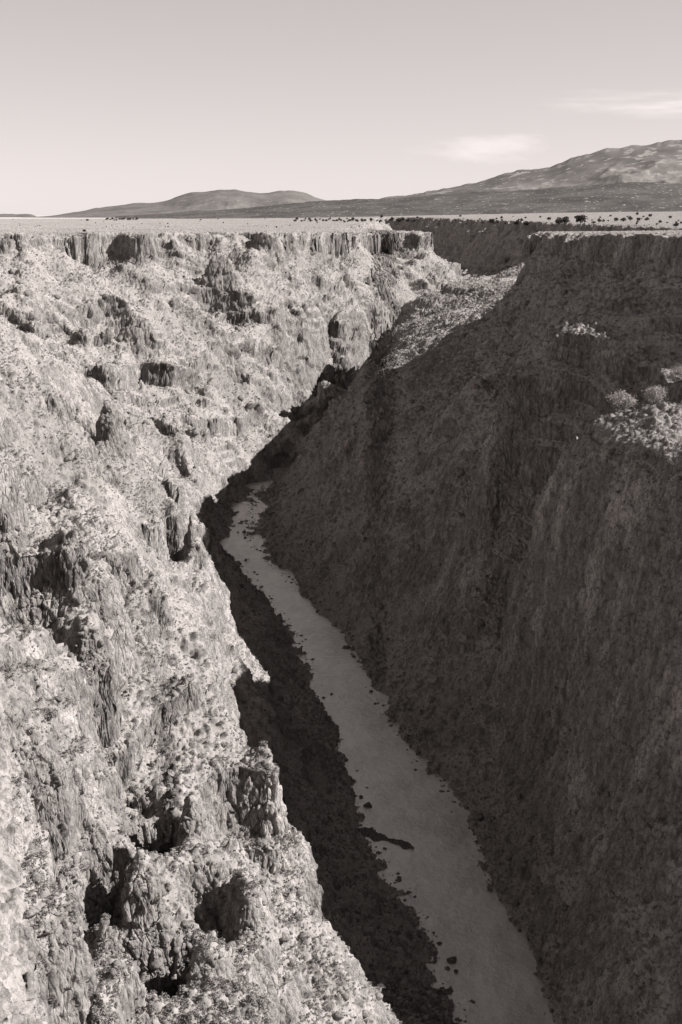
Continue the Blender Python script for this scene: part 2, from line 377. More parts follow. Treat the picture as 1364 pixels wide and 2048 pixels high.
class NT:
    def __init__(s, name):
        s.m = bpy.data.materials.new(name); s.m.use_nodes = True; s.t = s.m.node_tree; s.t.nodes.clear()
        s.out = s.t.nodes.new('ShaderNodeOutputMaterial')
    def n(s, typ, inputs=None, **props):
        nd = s.t.nodes.new('ShaderNode' + typ)
        for k, v in props.items(): setattr(nd, k, v)
        for k, v in (inputs or {}).items():
            if isinstance(v, bpy.types.NodeSocket): s.t.links.new(v, nd.inputs[k])
            else: nd.inputs[k].default_value = v
        return nd
    def noise(s, vec, scale, detail=4, rough=0.6, **k):
        return s.n('TexNoise', {'Vector': vec, 'Scale': scale, 'Detail': detail, 'Roughness': rough}, **k).outputs['Fac']
    def ramp(s, fac, a, b):
        r = s.n('MapRange', {'Value': fac, 'From Min': a, 'From Max': b}, clamp=True); return r.outputs['Result']
    def math(s, op, a, b=0.5):
        return s.n('Math', {0: a, 1: b}, operation=op).outputs[0]
    def mix(s, f, a, b):
        m = s.n('Mix', data_type='RGBA')
        for sock, v in ((m.inputs[0], f), (m.inputs[6], a), (m.inputs[7], b)):
            if isinstance(v, bpy.types.NodeSocket): s.t.links.new(v, sock)
            else: sock.default_value = v
        return m.outputs[2]
def grey(v, w=0.07): return (v * (1 + w), v, v * (1 - w * 0.6), 1)

# ------------------------------------------------------------------ gorge ground
k = NT('gorge_ground')
geo = k.n('NewGeometry'); pos = geo.outputs['Position']
sepn = k.n('SeparateXYZ', {0: geo.outputs['Normal']})
nz = sepn.outputs[2]
n_fine = k.noise(pos, 1.1, 5, 0.7)
n_mid = k.noise(pos, 0.14, 4, 0.65)
n_big = k.noise(pos, 0.018, 3, 0.5)
stretch = k.n('Mapping', {'Vector': pos, 'Scale': (1, 1, 0.4)}).outputs[0]
n_col = k.noise(stretch, 0.5, 6, 0.7)
# slope soil and dry grass, with darker sage speckle
soil = k.mix(k.ramp(n_mid, 0.35, 0.65), grey(0.27), grey(0.37))
speck = k.ramp(k.math('ADD', n_fine, k.math('MULTIPLY', n_mid, 0.35)), 0.70, 0.82)
a_cl = k.n('Attribute', attribute_name='cliff').outputs['Fac']; a_sc = k.n('Attribute', attribute_name='scrub').outputs['Fac']
soil = k.mix(k.ramp(n_big, 0.52, 0.66), soil, k.mix(0.45, soil, grey(0.15)))
soil = k.mix(speck, soil, grey(0.15))
soil = k.mix(k.math('MULTIPLY', a_sc, k.ramp(n_fine, 0.3, 0.5)), soil, k.mix(k.ramp(n_mid, 0.4, 0.6), grey(0.12), grey(0.24)))
patch = k.noise(k.n('Mapping', {'Vector': pos, 'Scale': (1, 1, 0.35)}).outputs[0], 0.07, 5, 0.65)
rock = k.mix(k.ramp(n_col, 0.38, 0.62), grey(0.14), grey(0.28))
rock = k.mix(k.math('MULTIPLY', k.ramp(patch, 0.5, 0.66), k.ramp(n_col, 0.3, 0.55)), rock, grey(0.42))
crk = k.n('TexVoronoi', {'Vector': k.n('Mapping', {'Vector': pos, 'Scale': (1, 1, 0.3)}).outputs[0], 'Scale': 0.8}, feature='DISTANCE_TO_EDGE').outputs['Distance']
rock = k.mix(k.math('MULTIPLY', k.ramp(crk, 0.06, 0.0), 0.6), rock, grey(0.08))
rock = k.mix(k.ramp(n_fine, 0.55, 0.7), rock, grey(0.09))
rockmask = k.ramp(k.math('ADD', a_cl, k.math('MULTIPLY', k.math('SUBTRACT', n_fine, 0.5), 0.8)), 0.3, 0.6)
col = k.mix(rockmask, soil, rock)
bs = k.n('BsdfDiffuse', {'Color': col, 'Roughness': 0.5})
bump = k.n('Bump', {'Height': k.math('ADD', k.math('ADD', n_fine, k.math('MULTIPLY', k.noise(pos, 4.0, 3, .6), 0.3)), k.math('MULTIPLY', k.math('MULTIPLY', k.ramp(crk, 0.0, 0.15), a_cl), 0.4)), 'Strength': 0.8, 'Distance': 0.6})
k.t.links.new(bump.outputs[0], bs.inputs['Normal'])
k.t.links.new(bs.outputs[0], k.out.inputs[0])
M_GORGE = k.m
gm = grid_mesh('gorge_ground', V)
for nm, arr in (('cliff', steep), ('scrub', SCRUB)):
    at_ = gm.attributes.new(nm, 'FLOAT', 'POINT'); at_.data.foreach_set('value', np.ascontiguousarray(arr, dtype=np.float32).reshape(-1))
terrain = tag(link('gorge_ground', gm, M_GORGE), kind='structure')
terrain['label'] = 'steep stepped rock walls and talus slopes of the gorge with the flat plateau above'
log('terrain mesh')

# ------------------------------------------------------------------ river
k = NT('river_water')
pos = k.n('NewGeometry').outputs['Position']
rip = k.math('ADD', k.noise(pos, 0.5, 4, 0.6), k.math('MULTIPLY', k.noise(pos, 2.2, 3, 0.6), 0.5))
bump = k.n('Bump', {'Height': rip, 'Strength': 0.35, 'Distance': 0.6})
wc = k.mix(k.ramp(k.noise(k.n('Mapping', {'Vector': pos, 'Scale': (1, 0.5, 1)}).outputs[0], 0.09, 5, .7), 0.38, 0.62), grey(0.36, .08), grey(0.62, .08))
spx = k.n('SeparateXYZ', {0: pos})
rif = k.math('MULTIPLY', k.ramp(spx.outputs[1], 440, 470), k.ramp(spx.outputs[1], 570, 530))
rif = k.math('MULTIPLY', rif, k.ramp(k.noise(k.n('Mapping', {'Vector': pos, 'Scale': (0.5, 1.6, 1)}).outputs[0], 0.45, 5, .7), 0.52, 0.66))
wc = k.mix(rif, wc, grey(0.75, .06))
b = k.n('BsdfPrincipled', {'Base Color': wc, 'Roughness': 0.15, 'IOR': 4.0, 'Normal': bump.outputs[0]})
k.t.links.new(b.outputs[0], k.out.inputs[0])
cl = [((60 + 80) / 2, -200), (66, 0), (59, 150)]
xs = np.linspace(-260, 420, 60); ys = np.linspace(-200, 4000, 260)
W = np.zeros((len(xs), len(ys), 3), np.float32); W[..., 0] = xs[:, None]; W[..., 1] = ys[None, :]; W[..., 2] = WATER + 0.9
river = tag(link('river', grid_mesh('river', W), k.m), kind='structure')

# ------------------------------------------------------------------ distant ground
k = NT('far_plain')
pos = k.n('NewGeometry').outputs['Position']
c = k.mix(k.ramp(k.noise(pos, 0.004, 5, 0.7), 0.4, 0.6), grey(0.40), grey(0.50))
c = k.mix(k.ramp(k.noise(pos, 0.03, 4, 0.7), 0.56, 0.66), c, grey(0.2))
b = k.n('BsdfDiffuse', {'Color': c}); k.t.links.new(b.outputs[0], k.out.inputs[0])
aa = np.linspace(math.radians(-85), math.radians(85), 240); rr = np.exp(np.linspace(math.log(8300), math.log(90000), 60))
G = np.zeros((240, 60, 3), np.float32)
G[..., 0] = np.sin(aa)[:, None] * rr; G[..., 1] = np.cos(aa)[:, None] * rr
G[..., 2] = plateau_z(rr)[None, :] - 0.3 + rise(G[..., 0], G[..., 1]) * (1 - sstep(20000, 60000, rr))
tag(link('plain', grid_mesh('plain', G), k.m), kind='structure')

def hill_material(name, c0, c1, speck_scale, thr, spots):
    k = NT(name)
    pos = k.n('NewGeometry').outputs['Position']
    a = k.mix(k.ramp(k.noise(pos, speck_scale * 0.12, 4, 0.65), 0.4, 0.62), grey(c0), grey(c1))
    a = k.mix(k.ramp(k.noise(pos, speck_scale, 3, 0.7), thr, thr + 0.05), a, grey(spots))
    b = k.n('BsdfDiffuse', {'Color': a}); k.t.links.new(b.outputs[0], k.out.inputs[0])
    return k.m
def hill(name, sil, dist, depth, mat, label, rough=0.35, base_py=434, scale=900, nu=420, nv=130, seed=1):
    """a ridge: its crest seen along sil (photo pixels) at the given distance, a real body of the given depth"""
    sil = np.array(sil, float)
    x0, x1 = sil[0, 0], sil[-1, 0]
    px = np.linspace(x0, x1, nu)
    py = np.interp(px, sil[:, 0], sil[:, 1])
    kk = np.exp(-np.linspace(-2, 2, 9) ** 2); kk /= kk.sum(); py = np.convolve(np.pad(py, 4, mode='edge'), kk, 'valid')
    py = py - fbm(px / 22, px * 0, oct=4, seed=seed + 50) * (3.6 if dist > 20000 else 1.6)
    v = (1024 - py) / F_PX; vb = -0.0
    d = np.stack([(px - 682) / F_PX, CP + v * SP, -SP + v * CP], 1)
    hor = np.hypot(d[:, 0], d[:, 1]); el = d[:, 2] / hor; az = np.arctan2(d[:, 0], d[:, 1])
    t = np.linspace(-1, 1, nv)
    V = np.zeros((nu, nv, 3), np.float32)
    rc = dist
    r = rc + t * depth
    Xh = np.sin(az)[:, None] * r; Yh = np.cos(az)[:, None] * r
    top = el * rc
    base = float(plateau_z(rc)) - 6
    prof = np.where(t < 0, 1 - np.abs(t) ** 1.15, 1 - t ** 2)[None, :]
    prof = np.clip(prof, 0, 1)
    nz_ = fbm(Xh / scale, Yh / scale, oct=5, seed=seed, ridged=True)
    env = 1 - np.abs(1 - 2 * np.clip(prof, 0, 1)) 
    prof2 = prof - rough * env * (0.5 - 0.5 * nz_) 
    wpx = np.arange(nu)[:, None] + np.abs(t)[None, :] * fbm(Xh / (scale * 1.6), Yh / (scale * 1.6), oct=4, seed=seed + 9) * nu * 0.2
    mx = np.maximum(top, base); k2 = np.exp(-np.linspace(-2, 2, 61) ** 2); k2 /= k2.sum()
    sm = np.convolve(np.pad(mx, 30, mode='edge'), k2, 'valid')
    topw = np.interp(wpx.ravel(), np.arange(nu), sm).reshape(nu, nv)
    tj = np.interp(wpx.ravel(), np.arange(nu), mx).reshape(nu, nv)
    topw = topw + (tj - topw) * sstep(0.12, 0.0, np.abs(t))[None, :]
    Zh = base + (topw - base) * prof2 + (1 - prof) * -3
    V[..., 0] = Xh; V[..., 1] = Yh; V[..., 2] = Zh
    return tag(link(name, grid_mesh(name, V), mat), label=label, kind='structure')
hill('hills', [(0,436),(70,434),(110,431),(150,424),(200,415),(270,406),(300,406),(330,403),(360,391),(382,385),(420,382),(440,379),(470,378),(495,384),(520,387),(540,385),(560,381),(582,380),(612,385),(635,396),(655,402),(700,412),(760,425),(800,436)], 14000, 2500, hill_material('hill_scrub', 0.11, 0.15, 0.02, 0.6, 0.2), 'low double-humped hills on the left horizon', scale=700, seed=5)
hill('mesa', [(-60,434),(-10,428),(40,428),(62,429),(72,433)], 15000, 900, bpy.data.materials['hill_scrub'], 'low dark mesa at the far left horizon', seed=6)
hill('foothills', [(230,434),(320,427),(400,424),(470,418),(540,411),(620,403),(700,399),(760,398),(850,391),(950,384),(1040,380),(1120,374),(1200,369),(1260,364),(1300,364),(1364,368),(1500,374),(1700,380)], 9500, 1900, hill_material('foothill_scrub', 0.065, 0.10, 0.03, 0.62, 0.34), 'long dark scrub-covered slope rising to the right', rough=0.1, scale=500, seed=7)
hill('mountains', [(700,436),(740,402),(780,393),(850,384),(900,376),(950,366),(1000,350),(1045,337),(1075,341),(1110,330),(1150,314),(1200,300),(1230,296),(1270,290),(1310,287),(1340,281),(1364,279),(1450,272),(1560,285),(1700,300),(1900,420)], 21000, 5200, hill_material('mountain_scrub', 0.11, 0.2, 0.004, 0.55, 0.24), 'tall pale mountain range on the right horizon', rough=0.6, scale=2600, nu=520, nv=220, seed=8)

# ------------------------------------------------------------------ where things stand
RV = np.hypot(V[..., 0], V[..., 1])
def col_of(x, y): return int(np.clip(np.searchsorted(azi, math.atan2(x, y)), 0, NA - 1))
def surf(x, y):
    """height of the displaced ground under (x, y)"""
    c = col_of(x, y); r = math.hypot(x, y)
    j = int(np.clip(np.searchsorted(R[c], r), 1, NRW - 1))
    return float(min(V[c, j, 2], V[c, j - 1, 2]))
def at_px(px, py):
    """the first ground point seen along a photo direction"""
    d = ray(px, py); hor = math.hypot(d[0], d[1]); el = d[2] / hor
    c = col_of(d[0], d[1])
    e = V[c, :, 2] / RV[c]
    j = np.argmax((e > el) & (R[c] > 90))
    if e[j] <= el: j = NRW - 2
    return float(V[c, j, 0]), float(V[c, j, 1]), float(V[c, j, 2])
rng = np.random.default_rng(12)

def tri_mesh(name, verts, faces):
    me = bpy.data.meshes.new(name)
    verts = np.asarray(verts, np.float32).reshape(-1, 3); faces = np.asarray(faces, np.int32)
    me.vertices.add(len(verts)); me.vertices.foreach_set('co', verts.reshape(-1))
    n_ = faces.shape[1]
    me.loops.add(faces.size); me.polygons.add(len(faces))
    me.loops.foreach_set('vertex_index', faces.reshape(-1))
    me.polygons.foreach_set('loop_start', np.arange(0, faces.size, n_, dtype=np.int32))
    me.polygons.foreach_set('loop_total', np.full(len(faces), n_, np.int32))
    me.update(calc_edges=True)
    return me
def leaf_mat(name, lo, hi, scale=1.2):
    k = NT(name)
    oi = k.n('ObjectInfo'); pos = k.n('NewGeometry').outputs['Position']
    f = k.noise(pos, scale, 3, 0.7)
    c = k.mix(k.ramp(f, 0.35, 0.65), grey(lo), grey(hi))
    d = k.n('BsdfDiffuse', {'Color': c}); tr = k.n('BsdfTranslucent', {'Color': c})
    m = k.n('MixShader', {0: 0.2, 1: d.outputs[0], 2: tr.outputs[0]})
    k.t.links.new(m.outputs[0], k.out.inputs[0]); return k.m
def rock_mat(name, lo, hi):
    k = NT(name)
    pos = k.n('NewGeometry').outputs['Position']
    f = k.noise(pos, 1.7, 5, 0.7)
    c = k.mix(k.ramp(f, 0.38, 0.64), grey(lo), grey(hi))
    bmp = k.n('Bump', {'Height': f, 'Strength': 0.7, 'Distance': 0.3})
    d = k.n('BsdfDiffuse', {'Color': c, 'Normal': bmp.outputs[0]}); k.t.links.new(d.outputs[0], k.out.inputs[0]); return k.m
M_JUN = leaf_mat('juniper_foliage', 0.035, 0.11); M_SAGE = leaf_mat('sage_foliage', 0.12, 0.34); M_BARK = rock_mat('bark', 0.08, 0.16)
M_ROCK = rock_mat('basalt', 0.08, 0.24); M_WET = rock_mat('wet_basalt', 0.07, 0.17)

def tube(path, radii, n_=6):
    v = []; f = []
    for i, (p, r) in enumerate(zip(path, radii)):
        p = np.array(p, float)
        q = np.array(path[min(i + 1, len(path) - 1)], float) - np.array(path[max(i - 1, 0)], float); q /= np.linalg.norm(q)
        a = np.cross(q, [0.3, 1, 0.1]); a /= np.linalg.norm(a); b_ = np.cross(q, a)
        for k_ in range(n_):
            t_ = 2 * math.pi * k_ / n_; v.append(p + (a * math.cos(t_) + b_ * math.sin(t_)) * r)
        if i:
            for k_ in range(n_):
                o = (i - 1) * n_; f.append((o + k_, o + (k_ + 1) % n_, o + n_ + (k_ + 1) % n_, o + n_ + k_))
    return v, f
def crown_arrays(r_, w, h, z0, nclump, nleaf, leaf, sd_):
    g = np.random.default_rng(sd_)
    cl = []
    for i in range(nclump):
        th = g.uniform(0, 2 * math.pi); u = g.uniform(0, 1) ** 0.5; zz = g.uniform(-0.9, 1)
        rad = w * 0.5 * u * math.sqrt(max(0.05, 1 - zz * zz)) * g.uniform(0.75, 1.15)
        cl.append((rad * math.cos(th), rad * math.sin(th), z0 + h * 0.5 * (1 + zz * 0.8), g.uniform(0.16, 0.3) * w))
    vs = []
    for cx, cy, cz, cr in cl:
        d = g.normal(size=(nleaf, 3)); d /= np.linalg.norm(d, axis=1)[:, None]
        c = np.array([cx, cy, cz]) + d * cr * g.uniform(0.45, 1.05, (nleaf, 1)) * np.array([1, 1, 0.8])
        a = g.normal(size=(nleaf, 3)); a /= np.linalg.norm(a, axis=1)[:, None]; b_ = np.cross(a, d); b_ /= np.linalg.norm(b_, axis=1)[:, None] + 1e-6
        s1 = leaf * g.uniform(0.6, 1.3, (nleaf, 1))
        vs.append(np.stack([c - a * s1, c + b_ * s1 * 0.7, c + a * s1, c - b_ * s1 * 0.7], 1))
    vs = np.concatenate(vs).reshape(-1, 3)
    return vs, np.arange(len(vs), dtype=np.int32).reshape(-1, 4)
def make_tree(name, w, h, nclump, nleaf, leaf, mat, sd_, label, cat, group=None, trunk_h=0.35):
    root = bpy.data.objects.new(name, None); S.collection.objects.link(root); root.empty_display_size = 0.3
    tag(root, label, cat, group)
    g = np.random.default_rng(sd_ + 100)
    v, f = tube([(0, 0, -0.6), (0.05 * w, 0, h * 0.2), (-0.02 * w, 0.05 * w, h * 0.75)], [w * 0.06, w * 0.045, w * 0.012])
    for i in range(4):
        th = i * 1.6 + g.uniform(0, 1); zb = h * g.uniform(0.08, 0.4)
        v2, f2 = tube([(0.03 * w, 0, zb), (math.cos(th) * w * 0.2, math.sin(th) * w * 0.2, zb + h * 0.2), (math.cos(th) * w * 0.38, math.sin(th) * w * 0.38, zb + h * 0.3)], [w * 0.03, w * 0.02, w * 0.006])
        o = len(v); v += v2; f += [tuple(q + o for q in ff) for ff in f2]
    link('trunk', tri_mesh('trunk', v, f), M_BARK, root)
    cv, cf_ = crown_arrays(1, w, h * (1 - trunk_h * 0.5), h * trunk_h * 0.45, nclump, nleaf, leaf, sd_)
    link('crown', tri_mesh('crown', cv, cf_), mat, root)
    return root
def copy_tree(root):
    c = root.copy(); S.collection.objects.link(c)
    for ch in root.children:
        d = ch.copy(); S.collection.objects.link(d); d.parent = c
    return c
def rock_arrays(sd_, sub=2):
    import bmesh
    bm = bmesh.new(); bmesh.ops.create_icosphere(bm, subdivisions=sub, radius=1.0)
    co = np.array([v.co[:] for v in bm.verts]); fa = np.array([[v.index for v in f.verts] for f in bm.faces]); bm.free()
    g = np.random.default_rng(sd_)
    # cut flat facets, like a broken basalt block
    for i in range(11):
        d = g.normal(size=3); d /= np.linalg.norm(d); lim = g.uniform(0.5, 0.8)
        t_ = co @ d; co = co - np.maximum(t_ - lim, 0)[:, None] * d
    co = co * np.array([1.0, g.uniform(0.7, 0.95), g.uniform(0.6, 0.9)]) * 1.25
    co = co + fbm(co[:, 0] * 2 + sd_, co[:, 1] * 2, co[:, 2] * 2, oct=2, seed=sd_)[:, None] * 0.08 * co
    return co, fa

# junipers of the plateau and the rims: photo pixel of the foot, width in pixels
used = {}
protos = [('juniper', 1.0, 0.85, 26, 16, 0.10, M_JUN, 3), ('juniper', 1.0, 0.7, 22, 16, 0.10, M_JUN, 5), ('juniper', 1.0, 1.05, 26, 16, 0.09, M_JUN, 8)]
PR = [None, None, None]
def juniper(x, y, z, w, label, group, k_):
    if PR[k_] is None:
        o = PR[k_] = make_tree(*protos[k_], label, 'tree', group)
    else: o = copy_tree(PR[k_]); 
    o['label'] = label
    if group: o['group'] = group
    elif 'group' in o: del o['group']
    o.location = (x, y, z); o.scale = (w, w, w); o.rotation_euler = (0, 0, rng.uniform(0, 6.28))
    return o
def plateau_at(px, py):
    x, y, z = at_px(px, py)
    return x, y, z - 0.1
def side_(px): return 'right' if px > 850 else 'left'
J = [(1160,449,22,'largest round juniper on the plateau behind the right rim'),(1118,451,18,'dark juniper at the left end of the low clump on the right plateau'),(1131,450,16,'dark juniper in the middle of the low clump on the right plateau'),
     (1054,455,13,'small juniper standing close behind the right rim'),(1031,450,14,'juniper near the notch where the right rim turns away'),(1042,446,9,None),(1097,441,10,None),(1128,440,10,None),
     (1198,446,11,None),(1232,443,11,None),(1246,443,13,None),(1260,442,12,None),(1276,442,10,None),(1292,441,11,None),(1274,431,8,None),(1300,434,9,None),(1185,447,8,None),(1206,445,8,None),(982,448,12,'juniper at the corner above the far shaded wall'),(995,446,9,None),
     (1003,438,7,None),(920,434,6,None),(1050,437,6,None),(1080,436,6,None),(1340,437,8,None),(1320,446,9,None),(1352,455,12,'juniper at the far right end of the right rim'),(1150,436,6,None),(1220,433,6,None),(1010,452,9,None),
     (169,465,7,'lone juniper standing on the edge of the left rim'),(174,442,7,None),(552,456,5,None)]
for i in range(22): J.append((690 + i * 6.8 + rng.uniform(-3, 3), 444.5 + rng.uniform(-1.5, 1.5), rng.uniform(4, 10), None))
for i in range(22): J.append((590 + i * 5.5 + rng.uniform(-2, 2), 442 + rng.uniform(-3, 2), rng.uniform(5, 9), None))
for i in range(16): J.append((212 + i * 4.2 + rng.uniform(-2, 2), 440.5 + rng.uniform(-1, 1), rng.uniform(4, 7), None))
for i in range(40): J.append((rng.uniform(900, 1364), rng.uniform(434, 452), rng.uniform(2.5, 6), None))
for i in range(34): J.append((rng.uniform(0, 680), rng.uniform(436, 456), rng.uniform(2, 4.5), None))
for i, (px, py, wpx, lab) in enumerate(J):
    x, y, z = plateau_at(px, py)
    w = wpx / F_PX * math.hypot(x, y) * (0.9 if lab else 0.75)
    if lab: gr = None
    elif px > 860: lab, gr = 'small dark juniper among others on the pale plateau behind the right rim', 'junipers on the right plateau'
    elif px > 580: lab, gr = 'dark juniper in the long row on the plateau behind the promontory', 'junipers in a row beyond the promontory'
    else: lab, gr = 'tiny dark juniper dotted over the pale plateau behind the left rim', 'junipers on the left plateau'
    juniper(x, y, z, w, lab, gr, i % 3)
log('junipers')

# the three bushes on the crest of the sunlit spur
pale = leaf_mat('pale_foliage', 0.22, 0.42, 2.0)
for (px, py, wpx, lab) in ((1243, 822, 50, 'leftmost of three pale bushes on the sunlit spur of the right wall'), (1308, 816, 46, 'middle one of three pale bushes on the sunlit spur of the right wall'), (1352, 814, 48, 'rightmost of three pale bushes on the sunlit spur at the picture edge')):
    s_ = 388.0; d = ray(px, py); x, y = d[0] * s_, d[1] * s_
    # walk to the crest of the spur in this direction
    c = col_of(x, y); m = (R[c] > 330) & (R[c] < 420); e = np.where(m, V[c, :, 2] / RV[c], -9); j = int(np.argmax(e))
    x, y, z = [float(q) for q in V[c, j]]
    w = wpx / F_PX * math.hypot(x, y)
    o = make_tree('bush', 1.0, 0.8, 46, 46, 0.028, pale, px, lab, 'bush'); o.location = (x, y, z - 0.1 * w); o.scale = (w, w, w)

# rocks standing in the river
RK = [(736,1618,18,'largest dark boulder in the river, just off the left bank'),(722,1600,9,'low rock touching the left bank just above the largest river boulder'),(770,1703,8,'small rock in the slack water beside the dark gravel spit'),(905,1926,20,'big boulder at the foot of the left bank near the bottom of the picture'),
      (490,1079,8,'small dark rock at the narrow upper bend of the river'),(492,1124,7,'dark rock in midstream below the upper bend'),(663,1393,8,'rock by the left bank below the riffle'),(648,1400,7,'low rock breaking the water against the left bank below the riffle'),
      (750,1412,8,'rock off the right bank opposite the riffle foot'),(742,1388,8,'dark stone at the right bank below the riffle'),(693,1300,14,'broad rock jutting from the right bank at the riffle'),(708,1318,9,'rock next to the broad one at the riffle'),
      (878,1893,11,'rock on the lower left bank upstream of the big boulder'),(912,1950,10,'rock on the lower left bank downstream of the big boulder'),(945,2010,9,'lowest rock on the left bank'),(830,1545,7,'stone at the right bank above the gravel spit'),(1040,1868,10,'rock in the shallows of the lower right bank')]
ra = [rock_arrays(40 + i, 3) for i in range(4)]
rm_ = [tri_mesh('river_rock', *r) for r in ra]
for i, (px, py, wpx, lab) in enumerate(RK):
    x, y = on_z(px, py, WATER); w = wpx / F_PX * math.hypot(x, y, 185) * 0.5
    o = link('river_rock', rm_[i % 4], M_WET, loc=(x, y, WATER + 0.9 + 0.1 * w)); tag(o, lab, 'rock', 'rocks in the river'); o.scale = (w, w, w * 0.9); o.rotation_euler = (0, 0, i * 1.3)
# the gravel spit
sp0 = np.array(on_z(728, 1668, WATER)); sp1 = np.array(on_z(828, 1703, WATER))
uu = np.linspace(-0.1, 1, 50); ww = np.linspace(-1, 1, 14); dxy = sp1 - sp0; nrm_ = np.array([-dxy[1], dxy[0]]) / np.linalg.norm(dxy)
SPV = np.zeros((50, 14, 3), np.float32)
for i, u_ in enumerate(uu):
    for j, w_ in enumerate(ww):
        hw = (2.9 - 1.2 * abs(u_) + 0.9 * math.sin(u_ * 9 + w_) + 0.5 * math.sin(u_ * 23)) * (1 if u_ < 0.85 else max(0.1, (1 - u_) / 0.15))
        SPV[i, j, :2] = sp0 + dxy * u_ + nrm_ * w_ * hw; SPV[i, j, 2] = WATER + 0.9 + 0.9 * (1 - w_ * w_) - 0.35
SPV[..., 2] += fbm(SPV[..., 0] / 0.9, SPV[..., 1] / 0.9, oct=3, seed=4) * 0.45
tag(link('gravel_spit', grid_mesh('gravel_spit', SPV), M_WET), 'dark gravel spit running out from the left bank into the river', kind='structure')
log('river things')

# scrub and loose rocks over the walls: sampled evenly in seen size
E = V[..., 2] / RV
runmax = np.maximum.accumulate(np.where(R > 80, E, -9), axis=1)
vis = (E >= runmax - 0.004) & (R > 110) & (R < 2500) & (V[..., 2] < PZ - 1.5) & (V[..., 2] > WATER + 0.5)
vis[np.abs(azi) > math.radians(16.6)] = False
# inside the picture?
cy = V[..., 1] * CP - V[..., 2] * SP; cz = V[..., 1] * SP + V[..., 2] * CP
pyy = 1024 - F_PX * cz / np.maximum(cy, 1); vis &= (pyy < 2060)
idx = np.flatnonzero(vis & (steep < 0.45)); rng.shuffle(idx)
VF = V.reshape(-1, 3); RF = RV.reshape(-1)
def scatter(n_, sz):
    c = idx[:n_]; return VF[c], RF[c]
clump_patch = sstep(-0.25, 0.3, fbm(VF[idx[:120000], 0] / 18, VF[idx[:120000], 1] / 18, oct=2, seed=91))
pick = idx[:120000][rng.uniform(size=120000) < 0.12 + 0.5 * clump_patch]
size = rng.uniform(0.5, 1.25, len(pick)) * np.clip(RF[pick] / 500, 0.9, 1.7) + (rng.uniform(size=len(pick)) < 0.08) * 0.9
seen = size / RF[pick]
order = np.argsort(-seen)
sb, sr = pick[order[:4000]], None
# keep individuals apart so that each can be told from the next
def spread(cands, sizes, count, gap):
    out = []; P_ = []
    for c, z_ in zip(cands, sizes):
        p = VF[c]
        if all((p[0] - q[0]) ** 2 + (p[1] - q[1]) ** 2 > (gap * z_) ** 2 for q in P_): out.append((c, z_)); P_.append(p)
        if len(out) >= count: break
    return out
near = spread(pick[order], size[order], 290, 1.6)
SP_ = [tri_mesh('shrub', *crown_arrays(1, 1.0, 0.75, 0.0, 14, 16, 0.075, 300 + i)) for i in range(4)]
for i, (c, z_) in enumerate(near):
    p = VF[c]; o = link('shrub', SP_[i % 4], M_SAGE, loc=(float(p[0]), float(p[1]), float(p[2]) - 0.15 * z_))
    left = p[0] < 20
    tag(o, 'low pale shrub on the sunlit slopes of the near left wall' if left else 'low shrub on the slopes of the right wall', 'shrub', 'shrubs on the left wall' if left else 'shrubs on the right wall')
    o.scale = (z_, z_, z_ * rng.uniform(0.7, 1.0)); o.rotation_euler = (0, 0, rng.uniform(0, 6.28))
taken = set(c for c, _ in near)
rest = np.array([c for c in pick if c not in taken][:26000])
def merged(templ, cs, szs, sink, flat=1.0, tilt=0.0):
    tv, tf = templ; nT = len(tv)
    th = rng.uniform(0, 6.28, len(cs)); c_, s_ = np.cos(th), np.sin(th)
    vx = tv[None, :, 0] * c_[:, None] - tv[None, :, 1] * s_[:, None]; vy = tv[None, :, 0] * s_[:, None] + tv[None, :, 1] * c_[:, None]
    out = np.stack([vx, vy, np.broadcast_to(tv[None, :, 2] * flat, vx.shape)], 2) * szs[:, None, None] + VF[cs][:, None, :]
    out[..., 2] -= sink * szs[:, None]
    f = tf[None] + (np.arange(len(cs)) * nT)[:, None, None]
    return out.reshape(-1, 3), f.reshape(-1, tf.shape[1])
tv = crown_arrays(1, 1.0, 0.75, 0.0, 5, 5, 0.16, 777)
sz = rng.uniform(0.5, 1.1, len(rest)) * np.clip(RF[rest] / 500, 0.9, 1.8)
tag(link('scrub', tri_mesh('scrub', *merged(tv, rest, sz, 0.1)), M_SAGE), 'low pale scrub covering the slopes of the gorge', kind='stuff')
log('scrub', len(rest))
# rocks
idx2 = np.flatnonzero(vis & (steep < 0.75)); rng.shuffle(idx2); pick = idx2[:30000]
size = (rng.pareto(2.6, len(pick)) * 0.35 + 0.35).clip(0.3, 2.4) * np.clip(RF[pick] / 450, 0.8, 2.0)
order = np.argsort(-size / RF[pick])
near = spread(pick[order], size[order], 290, 2.6)
RM = [tri_mesh('boulder', *rock_arrays(60 + i, 2)) for i in range(5)]
for i, (c, z_) in enumerate(near):
    p = VF[c]; z_ = z_ * 0.62; o = link('boulder', RM[i % 5], M_ROCK, loc=(float(p[0]), float(p[1]), float(p[2]) + 0.1 * z_))
    left = p[0] < 20
    tag(o, 'loose dark basalt boulder on the sunlit left wall' if left else 'loose basalt boulder lying on the right wall of the gorge', 'boulder', 'boulders on the left wall' if left else 'boulders on the right wall')
    o.scale = (z_, z_, z_); o.rotation_euler = tuple(rng.uniform(-0.5, 0.5, 2)) + (rng.uniform(0, 6.28),)
taken = set(c for c, _ in near)
rest = np.array([c for c in pick if c not in taken][:22000])
sz = (rng.pareto(2.8, len(rest)) * 0.3 + 0.3).clip(0.2, 1.3) * np.clip(RF[rest] / 450, 0.8, 1.8) * 0.6
tag(link('talus', tri_mesh('talus', *merged(rock_arrays(99, 1), rest, sz, -0.1)), M_ROCK), 'loose dark rocks strewn over the slopes', kind='stuff')
